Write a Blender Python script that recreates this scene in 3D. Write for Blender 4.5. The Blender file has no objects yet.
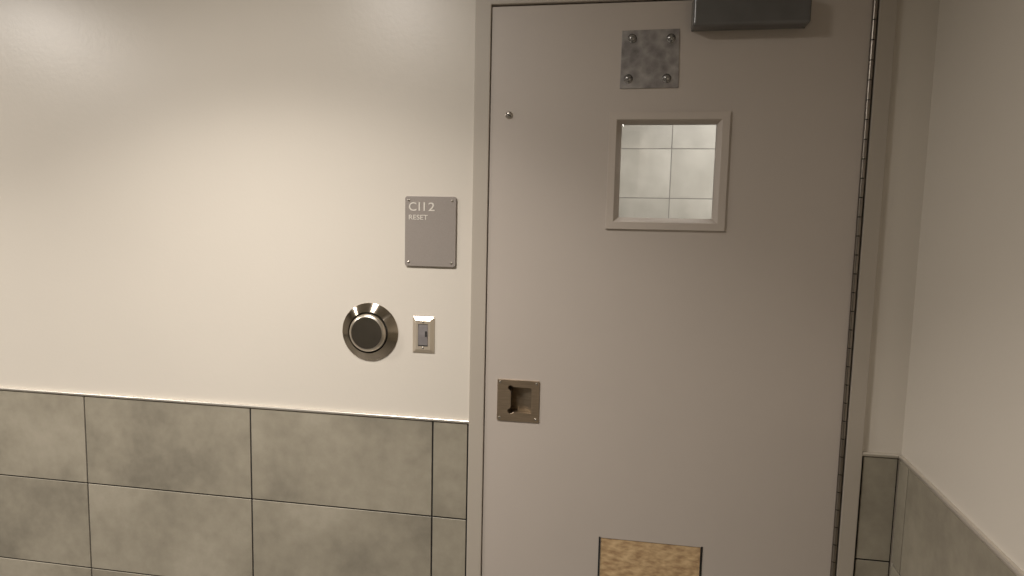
import bpy, bmesh, math, random
from mathutils import Vector, Matrix
random.seed(7)
S = bpy.context.scene
C = S.collection
PI = math.pi

# ------------------------------------------------------------------ materials
def new_mat(name):
    m = bpy.data.materials.new(name); m.use_nodes = True
    nt = m.node_tree; nt.nodes.clear()
    out = nt.nodes.new('ShaderNodeOutputMaterial')
    b = nt.nodes.new('ShaderNodeBsdfPrincipled')
    nt.links.new(b.outputs[0], out.inputs[0])
    return m, nt, b

def nd(nt, kind, **kw):
    n = nt.nodes.new(kind)
    for k, v in kw.items(): setattr(n, k, v)
    return n

def coords(nt, scale=(1, 1, 1)):
    t = nd(nt, 'ShaderNodeTexCoord'); mp = nd(nt, 'ShaderNodeMapping')
    mp.inputs['Scale'].default_value = scale
    nt.links.new(t.outputs['Object'], mp.inputs['Vector'])
    return mp.outputs[0]

def noise(nt, vec, scale, detail=3, rough=.5):
    n = nd(nt, 'ShaderNodeTexNoise')
    n.inputs['Scale'].default_value = scale; n.inputs['Detail'].default_value = detail
    n.inputs['Roughness'].default_value = rough
    nt.links.new(vec, n.inputs['Vector'])
    return n.outputs['Fac']

def ramp(nt, fac, stops):
    r = nd(nt, 'ShaderNodeValToRGB')
    e = r.color_ramp.elements
    while len(e) < len(stops): e.new(.5)
    for el, (p, c) in zip(e, stops):
        el.position = p; el.color = (*c, 1)
    nt.links.new(fac, r.inputs[0])
    return r.outputs[0]

def bump(nt, b, fac, strength, dist):
    n = nd(nt, 'ShaderNodeBump')
    n.inputs['Strength'].default_value = strength; n.inputs['Distance'].default_value = dist
    nt.links.new(fac, n.inputs['Height']); nt.links.new(n.outputs[0], b.inputs['Normal'])

def mottled(name, col, var=.04, scale=3, rough=.5, metal=0., bscale=0, bstr=.1, bdist=.001, stretch=(1, 1, 1), spec=.5):
    m, nt, b = new_mat(name)
    v = coords(nt, stretch)
    f = noise(nt, v, scale, 4)
    lo = tuple(max(0, c*(1-var)) for c in col); hi = tuple(min(1, c*(1+var)) for c in col)
    nt.links.new(ramp(nt, f, [(.3, lo), (.7, hi)]), b.inputs['Base Color'])
    b.inputs['Roughness'].default_value = rough; b.inputs['Metallic'].default_value = metal
    b.inputs['Specular IOR Level'].default_value = spec
    if bscale: bump(nt, b, noise(nt, v, bscale, 2), bstr, bdist)
    return m

PAINT = mottled('cream_wall_paint', (.70, .65, .575), .015, 1.5, .36, bscale=90, bstr=.12, bdist=.002)
DOORP = mottled('taupe_door_paint', (.525, .466, .413), .02, 2.5, .5, spec=.9, bscale=220, bstr=.1, bdist=.001)
FRAMEP = mottled('taupe_frame_paint', (.47, .42, .355), .02, 2.5, .5, spec=.9, bscale=220, bstr=.1, bdist=.001)
CAPM = mottled('pale_metal_cap_trim', (.74, .70, .635), .02, 8, .34, .75)
GROUT = mottled('charcoal_grout', (.022, .021, .022), .2, 60, .9)
CEIL = mottled('white_ceiling_tile', (.70, .69, .66), .03, 30, .9)
FLOOR = mottled('dark_floor_vinyl', (.13, .12, .105), .15, 14, .5)
FARPAINT = mottled('grey_far_wall_paint', (.40, .37, .32), .03, 2, .6)
CHAR = mottled('charcoal_closer_paint', (.115, .113, .110), .12, 9, .24, bscale=400, bstr=.02, spec=.75)
SIGNM = mottled('grey_sign_plastic', (.30, .265, .238), .06, 420, .5, bscale=500, bstr=.15)
WHITE = mottled('white_lettering', (.70, .655, .59), .02, 40, .5)
IVORY = mottled('almond_switch_plastic', (.68, .595, .48), .02, 12, .28, .5)
GREYSW = mottled('grey_switch_insert', (.225, .208, .206), .05, 60, .25)
DARK = mottled('black_gap', (.012, .011, .010), .2, 40, .7)
SCREWM = mottled('steel_screw', (.62, .58, .52), .08, 120, .28, 1.)
BOLTM = mottled('zinc_bolt', (.36, .35, .34), .15, 90, .24, .85)
HINGEM = mottled('satin_steel_hinge', (.30, .27, .235), .1, 30, .3, 1., stretch=(1, 1, .2))
PULLM = mottled('brushed_bronze_steel', (.55, .44, .325), .12, 18, .42, 1., stretch=(1, 1, 14), bscale=60, bstr=.04)
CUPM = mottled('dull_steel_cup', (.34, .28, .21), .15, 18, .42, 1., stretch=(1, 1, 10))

def tile_mat():
    m, nt, b = new_mat('cloudy_grey_porcelain')
    t = nd(nt, 'ShaderNodeTexCoord'); at = nd(nt, 'ShaderNodeAttribute', attribute_name='tile_shift')
    add = nd(nt, 'ShaderNodeVectorMath', operation='ADD')
    nt.links.new(t.outputs['Object'], add.inputs[0]); nt.links.new(at.outputs['Vector'], add.inputs[1])
    f1 = noise(nt, add.outputs[0], 2.9, 3, .55); f2 = noise(nt, add.outputs[0], 26, 4, .6)
    mx = nd(nt, 'ShaderNodeMix'); mx.inputs[0].default_value = .28
    nt.links.new(f1, mx.inputs[2]); nt.links.new(f2, mx.inputs[3])
    col = ramp(nt, mx.outputs[0], [(.32, (.215, .193, .150)), (.5, (.318, .286, .222)), (.66, (.40, .362, .287))])
    nt.links.new(col, b.inputs['Base Color'])
    b.inputs['Roughness'].default_value = .5; b.inputs['Specular IOR Level'].default_value = .9
    bump(nt, b, f2, .05, .001)
    return m
TILE = tile_mat()

def tile_light_mat():
    m, nt, b = new_mat('pale_corridor_porcelain')
    t = nd(nt, 'ShaderNodeTexCoord'); at = nd(nt, 'ShaderNodeAttribute', attribute_name='tile_shift')
    add = nd(nt, 'ShaderNodeVectorMath', operation='ADD')
    nt.links.new(t.outputs['Object'], add.inputs[0]); nt.links.new(at.outputs['Vector'], add.inputs[1])
    f = noise(nt, add.outputs[0], 3.6, 3, .55)
    nt.links.new(ramp(nt, f, [(.3, (.42, .40, .355)), (.7, (.60, .575, .52))]), b.inputs['Base Color'])
    b.inputs['Roughness'].default_value = .45
    return m
TILE2 = tile_light_mat()

def radial_steel():
    m, nt, b = new_mat('radial_brushed_steel')
    tc = nd(nt, 'ShaderNodeTexCoord')
    f = noise(nt, tc.outputs['Object'], 40, 2)
    nt.links.new(ramp(nt, f, [(.3, (.46, .405, .33)), (.7, (.54, .475, .39))]), b.inputs['Base Color'])
    b.inputs['Metallic'].default_value = 1; b.inputs['Roughness'].default_value = .17
    b.inputs['Anisotropic'].default_value = .92; b.inputs['Anisotropic Rotation'].default_value = .25
    tg = nd(nt, 'ShaderNodeTangent', direction_type='RADIAL', axis='Y')
    nt.links.new(tg.outputs[0], b.inputs['Tangent'])
    return m
STEEL = radial_steel()
POLISH = mottled('satin_steel_button', (.40, .37, .33), .05, 30, .24, 1.)
POLISHR = mottled('lit_steel_rim', (.72, .66, .57), .03, 30, .3, 1.)  # cap steel again, lightened so its colour carries the rim highlight

def galv():
    m, nt, b = new_mat('galvanised_sheet')
    v = coords(nt)
    vo = nd(nt, 'ShaderNodeTexVoronoi'); vo.inputs['Scale'].default_value = 38
    nt.links.new(v, vo.inputs['Vector'])
    n = noise(nt, v, 16, 5, .65)
    mx = nd(nt, 'ShaderNodeMix'); mx.inputs[0].default_value = .7
    nt.links.new(vo.outputs['Distance'], mx.inputs[2]); nt.links.new(n, mx.inputs[3])
    nt.links.new(ramp(nt, mx.outputs[0], [(.28, (.20, .19, .185)), (.5, (.36, .34, .335)), (.72, (.55, .53, .52))]), b.inputs['Base Color'])
    nt.links.new(ramp(nt, n, [(.3, (.55,)*3), (.7, (.38,)*3)]), b.inputs['Roughness'])
    b.inputs['Metallic'].default_value = .75
    bump(nt, b, n, .1, .002)
    return m
GALV = galv()

def woven():
    m, nt, b = new_mat('tan_woven_board')
    t = nd(nt, 'ShaderNodeTexCoord'); mp = nd(nt, 'ShaderNodeMapping')
    mp.inputs['Rotation'].default_value = (0, math.radians(-17), 0); mp.inputs['Scale'].default_value = (1, 1, 2.1)
    nt.links.new(t.outputs['Object'], mp.inputs['Vector'])
    n1 = noise(nt, mp.outputs[0], 36, 1.5, .5); n2 = noise(nt, mp.outputs[0], 130, 3, .6)
    mx = nd(nt, 'ShaderNodeMix'); mx.inputs[0].default_value = .2
    nt.links.new(n1, mx.inputs[2]); nt.links.new(n2, mx.inputs[3])
    nt.links.new(ramp(nt, mx.outputs[0], [(.32, (.36, .225, .115)), (.5, (.54, .37, .20)), (.68, (.70, .51, .285))]), b.inputs['Base Color'])
    b.inputs['Roughness'].default_value = .8
    bump(nt, b, mx.outputs[0], .35, .004)
    return m
WOVEN = woven()

def glass():
    m, nt, b = new_mat('clear_glass')
    b.inputs['Base Color'].default_value = (.97, .98, .97, 1)
    b.inputs['Roughness'].default_value = 0.0
    b.inputs['IOR'].default_value = 1.45
    b.inputs['Transmission Weight'].default_value = 1.0
    return m
GLASS = glass()

# ------------------------------------------------------------------ mesh helpers
def link(name, bm, mats, parent=None, loc=None, smooth=False, bevel=0., bseg=2):
    bmesh.ops.recalc_face_normals(bm, faces=bm.faces)
    me = bpy.data.meshes.new(name)
    if not isinstance(mats, (list, tuple)): mats = [mats]
    for m in mats: me.materials.append(m)
    bm.to_mesh(me); bm.free()
    if smooth:
        for p in me.polygons: p.use_smooth = True
    o = bpy.data.objects.new(name, me); C.objects.link(o)
    if parent: o.parent = parent
    if loc: o.location = loc
    if bevel:
        md = o.modifiers.new('edge', 'BEVEL'); md.width = bevel; md.segments = bseg
        md.limit_method = 'ANGLE'; md.angle_limit = math.radians(40)
        md.harden_normals = False
    return o

def tag(o, label=None, cat=None, group=None, kind=None):
    if label: o['label'] = label
    if cat: o['category'] = cat
    if group: o['group'] = group
    if kind: o['kind'] = kind
    return o

def empty(name, loc):
    o = bpy.data.objects.new(name, None); C.objects.link(o); o.location = loc
    o.empty_display_size = .05
    return o

def box(bm, a, b, mi=0):
    vs = [bm.verts.new((x, y, z)) for x in (a[0], b[0]) for y in (a[1], b[1]) for z in (a[2], b[2])]
    fs = []
    for q in ((0, 1, 3, 2), (4, 6, 7, 5), (0, 4, 5, 1), (2, 3, 7, 6), (0, 2, 6, 4), (1, 5, 7, 3)):
        f = bm.faces.new([vs[i] for i in q]); f.material_index = mi; fs.append(f)
    return vs, fs

def holed(bm, x0, x1, z0, z1, y0, y1, holes):
    """slab in the XZ plane from y0 to y1 with rectangular holes (hx0,hx1,hz0,hz1)"""
    xs = sorted({x0, x1, *[h[0] for h in holes], *[h[1] for h in holes]})
    zs = sorted({z0, z1, *[h[2] for h in holes], *[h[3] for h in holes]})
    xs = [x for x in xs if x0 <= x <= x1]; zs = [z for z in zs if z0 <= z <= z1]
    def solid(i, k):
        if i < 0 or k < 0 or i >= len(xs)-1 or k >= len(zs)-1: return False
        cx = (xs[i]+xs[i+1])/2; cz = (zs[k]+zs[k+1])/2
        return not any(h[0] < cx < h[1] and h[2] < cz < h[3] for h in holes)
    V = {}
    def v(i, k, s):
        if (i, k, s) not in V: V[(i, k, s)] = bm.verts.new((xs[i], (y0, y1)[s], zs[k]))
        return V[(i, k, s)]
    for i in range(len(xs)-1):
        for k in range(len(zs)-1):
            if not solid(i, k): continue
            for s in (0, 1): bm.faces.new([v(i, k, s), v(i+1, k, s), v(i+1, k+1, s), v(i, k+1, s)])
            if not solid(i-1, k): bm.faces.new([v(i, k, 0), v(i, k, 1), v(i, k+1, 1), v(i, k+1, 0)])
            if not solid(i+1, k): bm.faces.new([v(i+1, k, 0), v(i+1, k, 1), v(i+1, k+1, 1), v(i+1, k+1, 0)])
            if not solid(i, k-1): bm.faces.new([v(i, k, 0), v(i+1, k, 0), v(i+1, k, 1), v(i, k, 1)])
            if not solid(i, k+1): bm.faces.new([v(i, k+1, 0), v(i+1, k+1, 0), v(i+1, k+1, 1), v(i, k+1, 1)])

def lathe(bm, prof, n=64, mi=0):
    """revolve (radius, y) about the Y axis; mi may be a list per ring segment"""
    rings = []
    for r, y in prof:
        if r < 1e-6: rings.append([bm.verts.new((0, y, 0))])
        else: rings.append([bm.verts.new((r*math.cos(2*PI*i/n), y, r*math.sin(2*PI*i/n))) for i in range(n)])
    for j in range(len(rings)-1):
        A, B = rings[j], rings[j+1]
        m = mi[j] if isinstance(mi, list) else mi
        for i in range(n):
            k = (i+1) % n
            if len(A) == 1 and len(B) == 1: continue
            if len(A) == 1: f = bm.faces.new([A[0], B[i], B[k]])
            elif len(B) == 1: f = bm.faces.new([A[i], A[k], B[0]])
            else: f = bm.faces.new([A[i], A[k], B[k], B[i]])
            f.material_index = m

def rounded_rect(w, h, r, n=5):
    pts = []
    for cx, cz, a0 in ((w/2-r, h/2-r, 0), (-w/2+r, h/2-r, PI/2), (-w/2+r, -h/2+r, PI), (w/2-r, -h/2+r, 1.5*PI)):
        for i in range(n+1):
            a = a0 + PI/2*i/n
            pts.append((cx+r*math.cos(a), cz+r*math.sin(a)))
    return pts

def prism(bm, pts, y0, y1):
    A = [bm.verts.new((x, y0, z)) for x, z in pts]; B = [bm.verts.new((x, y1, z)) for x, z in pts]
    bm.faces.new(A); bm.faces.new(B)
    n = len(pts)
    for i in range(n): bm.faces.new([A[i], A[(i+1) % n], B[(i+1) % n], B[i]])

def holed_plate(bm, outer, inner, y0, y1):
    """plate with outer outline and one inner outline, front y0, back y1"""
    loops = []
    for y in (y0, y1):
        lo = [bm.verts.new((x, y, z)) for x, z in outer]; li = [bm.verts.new((x, y, z)) for x, z in inner]
        es = [bm.edges.new((l[i], l[(i+1) % len(l)])) for l in (lo, li) for i in range(len(l))]
        bmesh.ops.triangle_fill(bm, edges=es, use_beauty=True, use_dissolve=False)
        loops.append((lo, li))
    for w in (0, 1):
        a, b = loops[0][w], loops[1][w]
        for i in range(len(a)): bm.faces.new([a[i], a[(i+1) % len(a)], b[(i+1) % len(a)], b[i]])

# ------------------------------------------------------------------ room shell
CEIL_Z = 2.60
XL, YF = -5.2, -5.0                 # far left end and rear wall of the room
WY = .006                           # painted wall face (the tile face is y = 0)
RW = (.8185, .105)                  # right wall: x = RW[0] + RW[1]*y  (it splays by six degrees)
FX0, FX1, FZ = -.3985, .7215, 2.190   # outside of the door frame
DX0, DX1, DZ = -.3505, .6636, 2.1315

bm = bmesh.new()
holed(bm, XL, .95, 0, CEIL_Z, WY, .15, [(FX0+.004, FX1-.004, -.1, FZ-.004)])
tag(link('wall_back', bm, PAINT), 'cream painted wall on both sides of the taupe door', 'wall', kind='structure')

ang = math.atan(RW[1])
def wall_right_point(s, d=0, z=0):
    """s metres along the right wall from its inner corner, d metres out of the tile face into the room"""
    dx, dy = -math.sin(ang), -math.cos(ang)
    nx, ny = -math.cos(ang), math.sin(ang)
    return (RW[0]+dx*s+nx*d, dy*s+ny*d, z)
def rbox(bm, s0, s1, d0, d1, z0, z1, mi=0):
    vs, fs = box(bm, (0, 0, 0), (1, 1, 1), mi)
    for v in vs:
        v.co = wall_right_point(s1 if v.co.x > .5 else s0, d1 if v.co.y > .5 else d0, z1 if v.co.z > .5 else z0)
    return vs, fs
bm = bmesh.new(); rbox(bm, -.03, 5.1, -.15, -.006, 0, CEIL_Z)
tag(link('wall_right', bm, PAINT), 'cream painted wall meeting the door wall at the corner', 'wall', kind='structure')
bm = bmesh.new(); box(bm, (XL-.1, YF, 0), (XL, .15, CEIL_Z))
tag(link('wall_left', bm, FARPAINT), 'plain wall closing the far end of the room', 'wall', kind='structure')
bm = bmesh.new(); box(bm, (XL-.1, YF-.1, 0), (.6, YF, CEIL_Z))
tag(link('wall_front', bm, FARPAINT), 'plain wall behind the viewer', 'wall', kind='structure')
bm = bmesh.new(); box(bm, (XL-.1, YF-.1, -.05), (1.0, .15, 0))
tag(link('floor', bm, FLOOR), 'dark floor in front of the door', 'floor', kind='structure')
bm = bmesh.new(); box(bm, (XL-.1, YF-.1, CEIL_Z), (1.0, .15, CEIL_Z+.05))
tag(link('ceiling', bm, CEIL), 'white ceiling above the door wall', 'ceiling', kind='structure')

# ---- tiled wainscot: pattern of tiles over dark grout, one mesh per wall
def tiled(name, mats, cells, place, back, gap=.0026, label=None):
    """cells = (u0,u1,z0,z1); place(bm,u0,u1,d0,d1,z0,z1,mi) makes one box"""
    bm = bmesh.new(); lay = bm.verts.layers.float_vector.new('tile_shift')
    for (u0, u1, z0, z1) in cells:
        vs, fs = place(bm, u0+gap, u1-gap, -.006, 0, z0+gap, z1-gap, 0)
        sh = Vector((random.uniform(-9, 9), random.uniform(-9, 9), random.uniform(-9, 9)))
        for v in vs: v[lay] = sh
    for (u0, u1, z0, z1) in back:
        place(bm, u0, u1, -.0058, -.0034, z0, z1, 1)
    o = link(name, bm, mats, bevel=.0004, bseg=1)
    return tag(o, label, 'wall', kind='structure')
def back_place(bm, u0, u1, d0, d1, z0, z1, mi):
    return box(bm, (u0, -d0, z0), (u1, -d1, z1), mi)
TZ, TZR = .9035, .8925          # top of the tile left and right of the door
rows = [(.596, TZ), (.289, .596), (-.018, .289)]
rows[2] = (0.0, .289)
rows_r = [(.592, TZR), (.285, .592), (0.0, .285)]
cols = [-5.192+.0, -4.805, -4.192, -3.579, -2.966, -2.352, -1.7385, -1.1255, -.5130, -.4015]
cells = [(cols[i], cols[i+1], a, b) for (a, b) in rows for i in range(len(cols)-1)]
tiled('wall_back_tile', [TILE, GROUT], cells, back_place, [(cols[0], FX0, 0, TZ)], label='grey tile wainscot left of the taupe door')
cells = [(.7250, .8165, a, b) for (a, b) in rows_r]
tiled('wall_back_tile', [TILE, GROUT], cells, back_place, [(.7205, .8180, 0, TZR)], label='narrow strip of grey tile between door frame and corner')
def right_place(bm, u0, u1, d0, d1, z0, z1, mi):
    return rbox(bm, u0, u1, d0, d1, z0, z1, mi)
rc = [.004, .068, .681, 1.294, 1.907, 2.52, 3.133, 3.746, 4.36, 4.96]
cells = [(rc[i], rc[i+1], a, b) for (a, b) in rows_r for i in range(len(rc)-1)]
tiled('wall_right_tile', [TILE, GROUT], cells, right_place, [(rc[0], rc[-1], 0, TZR)], label='grey tile wainscot on the wall right of the door')

# ---- cream cap along the top of the tile (a bullnose profile swept along each wall)
def cap_profile(CAP_H):
    pts = [(-.0055, 0), (.0025, 0)]
    for i in range(7):
        a = -PI/2*.6 + PI*.8*i/6
        pts.append((.0020+.0025*math.cos(a) if i else .0035, CAP_H*.53+CAP_H*.45*math.sin(a)))
    pts.append((-.0055, CAP_H))
    return pts
def cap(name, p0, p1, out, label, tz):
    bm = bmesh.new(); prof = cap_profile(.0085 if tz > .9 else .0110); L = []
    for p in (p0, p1):
        L.append([bm.verts.new((p[0]+out[0]*d, p[1]+out[1]*d, tz+.0003+z)) for d, z in prof])
    n = len(prof)
    for i in range(n): bm.faces.new([L[0][i], L[0][(i+1) % n], L[1][(i+1) % n], L[1][i]])
    bm.faces.new(L[0]); bm.faces.new(L[1])
    tag(link(name, bm, CAPM), label, 'trim', kind='structure')
cap('trim_1', (cols[0], 0), (FX0, 0), (0, -1), 'thin pale cap strip on the tile left of the door', TZ)
cap('trim_2', (.7220, 0), (.8165, 0), (0, -1), 'short pale cap strip between door frame and corner', TZR)
a = wall_right_point(.008); b = wall_right_point(4.96)
cap('trim_3', a, b, (-math.cos(ang), math.sin(ang)), 'sloping pale cap strip on the tile of the wall right of the door', TZR)

# ---- door frame
FY = -.006
bm = bmesh.new()
outer = [(FX0, 0), (FX0, FZ), (FX1, FZ), (FX1, 0)]
def member(x0, x1, z0, z1, y0, y1): box(bm, (x0, y0, z0), (x1, y1, z1))
holed(bm, FX0, FX1, 0, FZ, FY, .155, [(DX0-.0016, DX1+.0138, -.1, DZ+.0045)])     # face and jamb
holed(bm, FX0+.02, FX1-.02, 0, FZ-.02, .050, .085, [(DX0+.013, DX1-.010, -.1, DZ-.012)])  # door stop
tag(link('trim_4', bm, FRAMEP, bevel=.0022), 'taupe steel frame around the door', 'door frame', kind='structure')

# ------------------------------------------------------------------ the door and all that is fixed to it
WX0, WX1, WZ0, WZ1 = .0195, .2925, 1.531, 1.806     # visible glass edge of the vision window
HX0, HX1, HZ0, HZ1 = -.312, -.1845, .922, 1.0485    # flush pull
PX0, PX1, PZ0, PZ1 = .009, .307, .265, .580         # tan panel
bm = bmesh.new()
holed(bm, DX0, DX1, .008, DZ, 0, .045, [(WX0-.004, WX1+.004, WZ0-.004, WZ1+.004), (HX0+.014, HX1-.014, HZ0+.014, HZ1-.014), (PX0, PX1, PZ0, PZ1)])
door = link('door_1', bm, DOORP, bevel=.0012, bseg=1)
tag(door, 'taupe flush door with small square vision window', 'door', kind='structure')

def part(name, bm, mats, parent, label=None, **kw):
    o = link(name, bm, mats, parent, **kw)
    if label: o['label'] = label
    return o

# vision window frame: flat face, then a slope down to the glass
OX0, OX1, OZ0, OZ1 = -.0075, .3210, 1.5055, 1.8335
def ring_loops(bm, L):
    """L: list of (x0,x1,z0,z1,y) closed rectangles joined in order"""
    R = [[bm.verts.new((x, y, z)) for x, z in ((x0, z0), (x1, z0), (x1, z1), (x0, z1))] for (x0, x1, z0, z1, y) in L]
    for A, B in zip(R, R[1:]):
        for i in range(4): bm.faces.new([A[i], A[(i+1) % 4], B[(i+1) % 4], B[i]])
    A, B = R[-1], R[0]
    for i in range(4): bm.faces.new([A[i], A[(i+1) % 4], B[(i+1) % 4], B[i]])
bm = bmesh.new()
def rect(d, y, e=0): return (OX0+d+.009*e, OX1-d-.005*e, OZ0+d+.007*e, OZ1-d-.004*e, y)
ring_loops(bm, [rect(0, -.0005), rect(.0012, -.006), rect(.0205, -.006), rect(.0225, -.004), rect(.0275, .013, 1), rect(.0275, .016, 1), rect(.0225, .016), rect(.0225, -.0004)])
wf = part('window_frame', bm, mottled('taupe_glazing_bead', (.55, .488, .43), .02, 3, .42), door, 'lighter taupe square frame around the window')
bm = bmesh.new(); box(bm, (WX0-.003, .016, WZ0-.003), (WX1+.003, .022, WZ1+.003))
part('glass_pane', bm, GLASS, wf, 'clear square pane showing the tiled wall beyond')
bm = bmesh.new()     # bead on the far side
holed(bm, OX0, OX1, OZ0, OZ1, .0455, .051, [(WX0, WX1, WZ0, WZ1)])
holed(bm, WX0-.0035, WX1+.0035, WZ0-.0035, WZ1+.0035, .0225, .0455, [(WX0, WX1, WZ0, WZ1)])
part('glazing_bead', bm, DOORP, wf)

# flush pull: square plate with a wedge shaped cup, deepest at its left, relieved in the left corners
bm = bmesh.new()
w, h = HX1-HX0, HZ1-HZ0
cx, cz = (HX0+HX1)/2, (HZ0+HZ1)/2
outer = rounded_rect(w, h, .003, 3)
xl, xr, zb, zt = -.0225, .040, -.0360, .0415
er = .0078
inner = [(xr, zb+.0), (xr, zt-.004), (xr-.004, zt)]
inner += [(xl+er, zt)]
for i in range(9):           # ear top-left
    a = math.radians(60 + 150*i/8); inner.append((xl-.0012+er*math.cos(a), zt-.003+er*math.sin(a)))
inner += [(xl, zt-.014), (xl, zb+.014)]
for i in range(9):           # ear bottom-left
    a = math.radians(150 + 150*i/8); inner.append((xl-.0012+er*math.cos(a), zb+.003+er*math.sin(a)))
inner += [(xl+er+.002, zb)]
inner = [(x, z) for x, z in inner]
holed_plate(bm, outer, inner, -.0035, -.0003)
pull = part('flush_pull', bm, PULLM, door, 'bronze-toned steel square plate with recessed finger pull', loc=(cx, 0, cz), bevel=.0007, bseg=1)
bm = bmesh.new()
dep = lambda x: .004 + .027*(xr-x)/(xr-xl)
A = [bm.verts.new((x, -.0004, z)) for x, z in inner]; B = [bm.verts.new((x, dep(x), z)) for x, z in inner]
for i in range(len(A)): bm.faces.new([A[i], A[(i+1) % len(A)], B[(i+1) % len(A)], B[i]])
bm.faces.new(B)
part('recessed_cup', bm, CUPM, pull, 'shadowed wedge-shaped finger recess')
def screw_head(bm, r, hgt, slot_ang=None):
    lathe(bm, [(r, 0), (r, -hgt*.35), (r*.8, -hgt*.8), (r*.45, -hgt), (0, -hgt)], 20)
    if slot_ang is not None:
        M = Matrix.Rotation(slot_ang, 4, 'Y')
        vs, fs = box(bm, (-r*.82, -hgt*1.02, -r*.13), (r*.82, -hgt*.5, r*.13), 1)
        for v in vs: v.co = M @ v.co
for sx, sz in ((-1, 1), (1, 1), (-1, -1), (1, -1)):
    bm = bmesh.new(); screw_head(bm, .0042, .0016, random.uniform(0, 3))
    part('screw', bm, [SCREWM, DARK], pull, loc=(sx*(w/2-.0085), -.0035, sz*(h/2-.0085)), smooth=True)

# galvanised cover plate above the window
bm = bmesh.new()
q = [(.0195, 2.0545), (.1740, 2.0565), (.1785, 1.8985), (.0185, 1.8975)]
gx, gz = .0975, 1.976
prism(bm, [(x-gx, z-gz) for x, z in q], -.0028, -.0002)
plate = part('cover_plate', bm, GALV, door, 'square mottled galvanised steel plate held by four bolts', loc=(gx, 0, gz), bevel=.0006, bseg=1)
for x, z in ((.047, 2.033), (.152, 2.031), (.041, 1.924), (.145, 1.924)):
    bm = bmesh.new()
    lathe(bm, [(.0125, 0), (.0125, -.0015), (.0092, -.0018), (.0090, -.0050), (.0065, -.0082), (.003, -.0092), (0, -.0094)], 24)
    part('bolt', bm, BOLTM, plate, loc=(x-gx, -.0028, z-gz), smooth=True)

# small slotted dome screw near the lock edge
bm = bmesh.new(); screw_head(bm, .0108, .0052, math.radians(32))
part('dome_screw', bm, [SCREWM, DARK], door, 'small shiny round screw near the upper left door edge', loc=(-.2950, 0, 1.8275), smooth=True)

# door closer body
bm = bmesh.new(); box(bm, (.203, -.050, 2.047), (.500, -.0005, 2.127))
cl = part('door_closer', bm, CHAR, door, 'charcoal closer box at the top of the door', bevel=.009, bseg=6, smooth=True)
cl.modifiers[0].harden_normals = True
bm = bmesh.new()
prism(bm, [(.2045, 2.0480), (.4985, 2.0480), (.4985, 2.1255), (.2045, 2.1255)], -.0035, -.0004)
part('back_plate', bm, CHAR, cl, bevel=.001, bseg=1)

# tan panel low in the door, with black strips standing in for the shadow gaps beside it
bm = bmesh.new()
prism(bm, [(PX0+.004, PZ0+.001), (PX1-.004, PZ0+.001), (PX1-.004, PZ1-.0005), (PX0+.004, PZ1-.0005)], .0015, .030)
pan = part('louver_panel', bm, WOVEN, door, 'tan woven-textured panel set low in the door')
for x0, x1 in ((PX0-.0014, PX0+.0026), (PX1-.0026, PX1+.0014)):
    bm = bmesh.new(); prism(bm, [(x0, PZ0), (x1, PZ0), (x1+(.0008 if x1 > .2 else 0), PZ1+.0035), (x0-(.0008 if x0 < .2 else 0), PZ1+.0035)], -.0012, .003)
    part('side_shade_strip', bm, DARK, pan, 'dark strip for the shadow gap beside the tan panel')

# continuous hinge down the right edge: leaf behind, one barrel of many knuckles
hx = .6680
bm = bmesh.new(); box(bm, (DX1+.0002, .0035, .012), (DX1+.0030, .043, DZ-.004)); 
hinge = part('continuous_hinge', bm, HINGEM, door, 'full-height steel continuous hinge on the right door edge')
pitch = .0512; z = .018; k = 0
kb = bmesh.new()
lathe(kb, [(0, 0), (.0055, 0), (.0055, pitch-.0032), (0, pitch-.0032)], 20)
for v in kb.verts: v.co = Vector((v.co.x, v.co.z, v.co.y))
knuckle = None
while z + pitch < DZ+.001:
    if knuckle is None:
        knuckle = part('knuckle', kb, HINGEM, hinge, loc=(hx, -.0035, z), smooth=False)
        for p in knuckle.data.polygons: p.use_smooth = len(p.vertices) == 4
        for e in knuckle.data.edges: e.use_edge_sharp = False
        es = knuckle.modifiers.new('split', 'EDGE_SPLIT'); es.split_angle = math.radians(40)
    else:
        c = knuckle.copy(); C.objects.link(c); c.parent = hinge; c.location = (hx, -.0035, z)
    z += pitch
bm = bmesh.new(); lathe(bm, [(0, 0), (.0042, 0), (.0042, DZ-.03), (0, DZ-.03)], 12)
for v in bm.verts: v.co = Vector((v.co.x, v.co.z, v.co.y))
part('hinge_pin', bm, DARK, hinge, loc=(hx, -.0035, .018), smooth=True)

# ------------------------------------------------------------------ things on the wall
# room sign
sx, sz, sw, sh = -.5275, 1.4862, .1585, .2105
sign = empty('room_sign', (sx, WY, sz))
tag(sign, 'grey rectangular sign reading C112 RESET beside the door', 'sign')
bm = bmesh.new(); prism(bm, rounded_rect(sw, sh, .0075, 5), -.0065, 0)
part('sign_plate', bm, SIGNM, sign, bevel=.0012, bseg=2)
def text_mesh(body, size, loc, parent, width, name, label):
    cu = bpy.data.curves.new(name, 'FONT'); cu.body = body; cu.size = size; cu.extrude = .0004; cu.offset = .0002
    t = bpy.data.objects.new(name, cu); C.objects.link(t)
    bpy.context.view_layer.update()
    me = bpy.data.meshes.new_from_object(t.evaluated_get(bpy.context.evaluated_depsgraph_get()))
    C.objects.unlink(t); bpy.data.objects.remove(t)
    xs = [v.co.x for v in me.vertices]; x0, x1 = min(xs), max(xs)
    for v in me.vertices:
        x, y, zz = v.co
        v.co = ((x-x0)*width/(x1-x0), -zz, y)
    me.materials.clear(); me.materials.append(WHITE)
    o = bpy.data.objects.new(name, me); C.objects.link(o); o.parent = parent; o.location = loc
    if label: o['label'] = label
    return o
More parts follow.
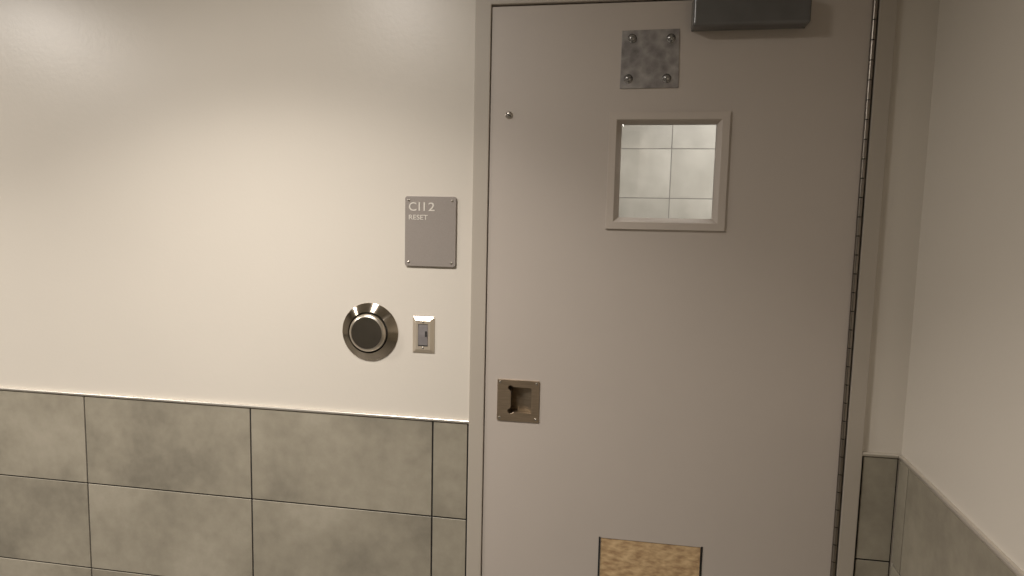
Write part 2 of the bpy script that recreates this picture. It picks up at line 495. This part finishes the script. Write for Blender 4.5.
# the number is set in a humanist face whose 1 is a plain upright stroke
gC = text_mesh('C', .036, (0, 0, 0), sign, .0235, 'room_number', 'white raised room number C112')
g2 = text_mesh('2', .036, (0, 0, 0), sign, .0195, 'glyph', None)
bm = bmesh.new(); bm.from_mesh(gC.data)
n0 = len(bm.verts); bm.from_mesh(g2.data)
bm.verts.ensure_lookup_table()
for v in bm.verts[n0:]: v.co.x += .0605
for x in (.0325, .0480): box(bm, (x-.0023, -.0006, .0), (x+.0023, .0006, .0255))
bm.to_mesh(gC.data); bm.free()
m2 = g2.data; bpy.data.objects.remove(g2); bpy.data.meshes.remove(m2)
gC.location = (-sw/2+.0125, -.0070, sh/2-.0435)
text_mesh('RESET', .0205, (-sw/2+.0125, -.0070, sh/2-.0700), sign, .0590, 'room_name', 'white raised word RESET')
for ax, az in ((-1, 1), (1, 1), (-1, -1), (1, -1)):
    bm = bmesh.new(); screw_head(bm, .0036, .0018)
    part('screw', bm, SCREWM, sign, loc=(ax*(sw/2-.0125), -.0065, az*(sh/2-.0125)), smooth=True)

# push button: conical brushed flange, dark joint, domed-edge cap
btn = empty('push_button', (-.7190, WY, 1.1715))
tag(btn, 'large round brushed steel push button left of the small switch', 'push button')
bm = bmesh.new()
lathe(bm, [(0, .0006), (.0880, .0006), (.0905, -.0006), (.0908, -.0022), (.0895, -.0034), (.0870, -.0042), (.0655, -.0190), (.0640, -.0193), (.0635, -.0180), (.0635, -.0020), (0, -.0020)], 96)
o = part('flange', bm, STEEL, btn, smooth=True)
es = o.modifiers.new('split', 'EDGE_SPLIT'); es.split_angle = math.radians(25)
bm = bmesh.new(); lathe(bm, [(.0634, -.0110), (.0500, -.0110)], 64)
part('joint', bm, DARK, btn, 'dark ring between flange and cap')
bm = bmesh.new()
prof = [(.0588, -.0060), (.0588, -.0215), (.0580, -.0235), (.0560, -.0262), (.0525, -.0290), (.0500, -.0300), (.0488, -.0303), (.047, -.0304), (.02, -.0304), (0, -.0304)]
lathe(bm, prof, 96, [1, 1, 1, 1, 1, 1, 0, 0, 0])
o = part('button_cap', bm, [POLISH, POLISHR], btn, 'flat round steel cap with a rounded rim coloured as if lit', smooth=True)

# small switch plate
swx, swz, sww, swh = -.5465, 1.1705, .0690, .1125
sw_ = empty('switch_plate', (swx, WY, swz))
tag(sw_, 'small upright almond switch plate between push button and door frame', 'switch')
bm = bmesh.new()
bevw = .0115
R0 = rounded_rect(sww, swh, .0018, 2); R1 = rounded_rect(sww-2*bevw, swh-2*bevw, .0012, 2)
iw, ih = .0315, .0690
A = [bm.verts.new((x, 0, z)) for x, z in R0]; A2 = [bm.verts.new((x, -.0015, z)) for x, z in R0]; B = [bm.verts.new((x, -.0085, z)) for x, z in R1]
n = len(A)
for P, Q in ((A, A2), (A2, B)):
    for i in range(n): bm.faces.new([P[i], P[(i+1) % n], Q[(i+1) % n], Q[i]])
li = [bm.verts.new((x, -.0085, z)) for x, z in ((-iw/2, -ih/2), (iw/2, -ih/2), (iw/2, ih/2), (-iw/2, ih/2))]
es = [bm.edges.get((B[i], B[(i+1) % n])) for i in range(n)] + [bm.edges.new((li[i], li[(i+1) % 4])) for i in range(4)]
bmesh.ops.triangle_fill(bm, edges=es, use_beauty=True)
lb = [bm.verts.new((v.co.x, -.001, v.co.z)) for v in li]
for i in range(4): bm.faces.new([li[i], li[(i+1) % 4], lb[(i+1) % 4], lb[i]])
part('face_plate', bm, IVORY, sw_)
bm = bmesh.new()     # rocker: tipped slightly, its lower half proud
pts = [(-ih/2+.0012, -.0078), (0, -.0098), (ih/2-.0012, -.0068), (ih/2-.0012, -.001), (-ih/2+.0012, -.001)]
Lr = [[bm.verts.new((x, y, z)) for z, y in pts] for x in (-iw/2+.0008, iw/2-.0008)]
for i in range(5): bm.faces.new([Lr[0][i], Lr[0][(i+1) % 5], Lr[1][(i+1) % 5], Lr[1][i]])
bm.faces.new(Lr[0]); bm.faces.new(Lr[1])
rk = part('rocker', bm, GREYSW, sw_, 'grey rectangular rocker', bevel=.0006, bseg=1)
bm = bmesh.new(); box(bm, (.0070, -.0104, -.004), (.0125, -.0078, .0125))
part('indicator_slot', bm, DARK, rk, 'small dark mark on the right of the grey rocker')
bm = bmesh.new(); box(bm, (-iw/2+.001, -.0086, -ih/2+.0004), (iw/2-.001, -.0070, -ih/2+.0034))  # black box in place of the shade below the rocker
part('rocker_shade_strip', bm, DARK, rk, 'dark strip as painted shade under the grey rocker')
for az in (1, -1):
    bm = bmesh.new(); screw_head(bm, .0026, .0012, .6)
    part('screw', bm, [BOLTM, DARK], sw_, loc=(0, -.0085, az*(ih/2+.0052)), smooth=True)

# ------------------------------------------------------------------ the tiled corridor seen through the vision window
Y2 = 2.165
bm = bmesh.new(); box(bm, (-2.6, Y2+.01, 0), (3.4, Y2+.1, CEIL_Z)); 
tag(link('wall_far', bm, FARPAINT), 'wall beyond the door window', 'wall', kind='structure')
def far_place(bm, u0, u1, d0, d1, z0, z1, mi):
    return box(bm, (u0, Y2+.005+(0 if d0 < -.0059 else .001), z0), (u1, Y2+.012, z1), mi)
GX, GZ, GP = .3727, 2.0247, .305
fc = []
zz = GZ-7*GP
while zz < CEIL_Z-.05:
    xx = GX-.61*4
    while xx < 3.3:
        fc.append((xx, xx+.61, max(zz, 0), min(zz+GP, CEIL_Z))); xx += .61
    zz += GP
tiled('wall_far_tile', [TILE2, mottled('grey_corridor_grout', (.24, .225, .21), .1, 40, .9)], fc, far_place, [(GX-.61*4, 3.3, 0, CEIL_Z)], gap=.0027, label='pale grey tiled wall seen through the door window')
bm = bmesh.new(); box(bm, (-2.6, .15, -.05), (3.4, Y2+.1, 0))
tag(link('floor', bm, FLOOR), 'floor of the passage beyond the door', 'floor', kind='structure')
bm = bmesh.new(); box(bm, (-2.6, .15, CEIL_Z), (3.4, Y2+.1, CEIL_Z+.05))
tag(link('ceiling', bm, CEIL), 'ceiling of the passage beyond the door', 'ceiling', kind='structure')

# ------------------------------------------------------------------ light: round ceiling downlights
def downlight(x, y, watts, size=.28, col=(1, .935, .865), z=None, spread=180):
    l = bpy.data.lights.new('downlight', 'AREA'); l.shape = 'DISK'; l.size = size; l.energy = watts; l.color = col
    l.spread = math.radians(spread)
    o = bpy.data.objects.new('downlight', l); C.objects.link(o); o.location = (x, y, z or CEIL_Z-.012)
    return o
# each luminaire gives a wide soft beam and a narrower downward one
downlight(-1.0, -1.08, 16, spread=170); downlight(-1.0, -1.08, 23, spread=116)
downlight(-3.1, -1.25, 47, spread=170); downlight(-3.1, -1.25, 15, spread=122)
downlight(.05, -4.6, 7, .14, spread=165)
downlight(.75, 1.05, 37, .5, (1, .955, .90))
w = bpy.data.worlds.new('world'); S.world = w; w.use_nodes = True
w.node_tree.nodes['Background'].inputs[0].default_value = (.9, .85, .8, 1)
w.node_tree.nodes['Background'].inputs[1].default_value = .02

# ------------------------------------------------------------------ camera
yaw, pit, rol, f, D, CZ = -.1533, -.0928, .0227, 608.9, 1.7787, 1.4927
cy, sy = math.cos(yaw), math.sin(yaw); cp, sp = math.cos(pit), math.sin(pit)
fw = Vector((sy*cp, cy*cp, sp)); r0 = Vector((cy, -sy, 0)); u0 = r0.cross(fw)
r = math.cos(rol)*r0 + math.sin(rol)*u0; u = -math.sin(rol)*r0 + math.cos(rol)*u0
cd = bpy.data.cameras.new('camera'); cam = bpy.data.objects.new('camera', cd); C.objects.link(cam)
cd.sensor_width = 36; cd.sensor_fit = 'HORIZONTAL'; cd.lens = f*36/1024; cd.clip_start = .02
M = Matrix((r, u, -fw)).transposed().to_4x4(); M.translation = (0, -D, CZ)
cam.matrix_world = M
S.camera = cam

vs = S.view_settings
S.display_settings.display_device = 'sRGB'
vs.view_transform = 'Standard'; vs.look = 'None'; vs.gamma = 1; vs.exposure = 0; vs.use_curve_mapping = False
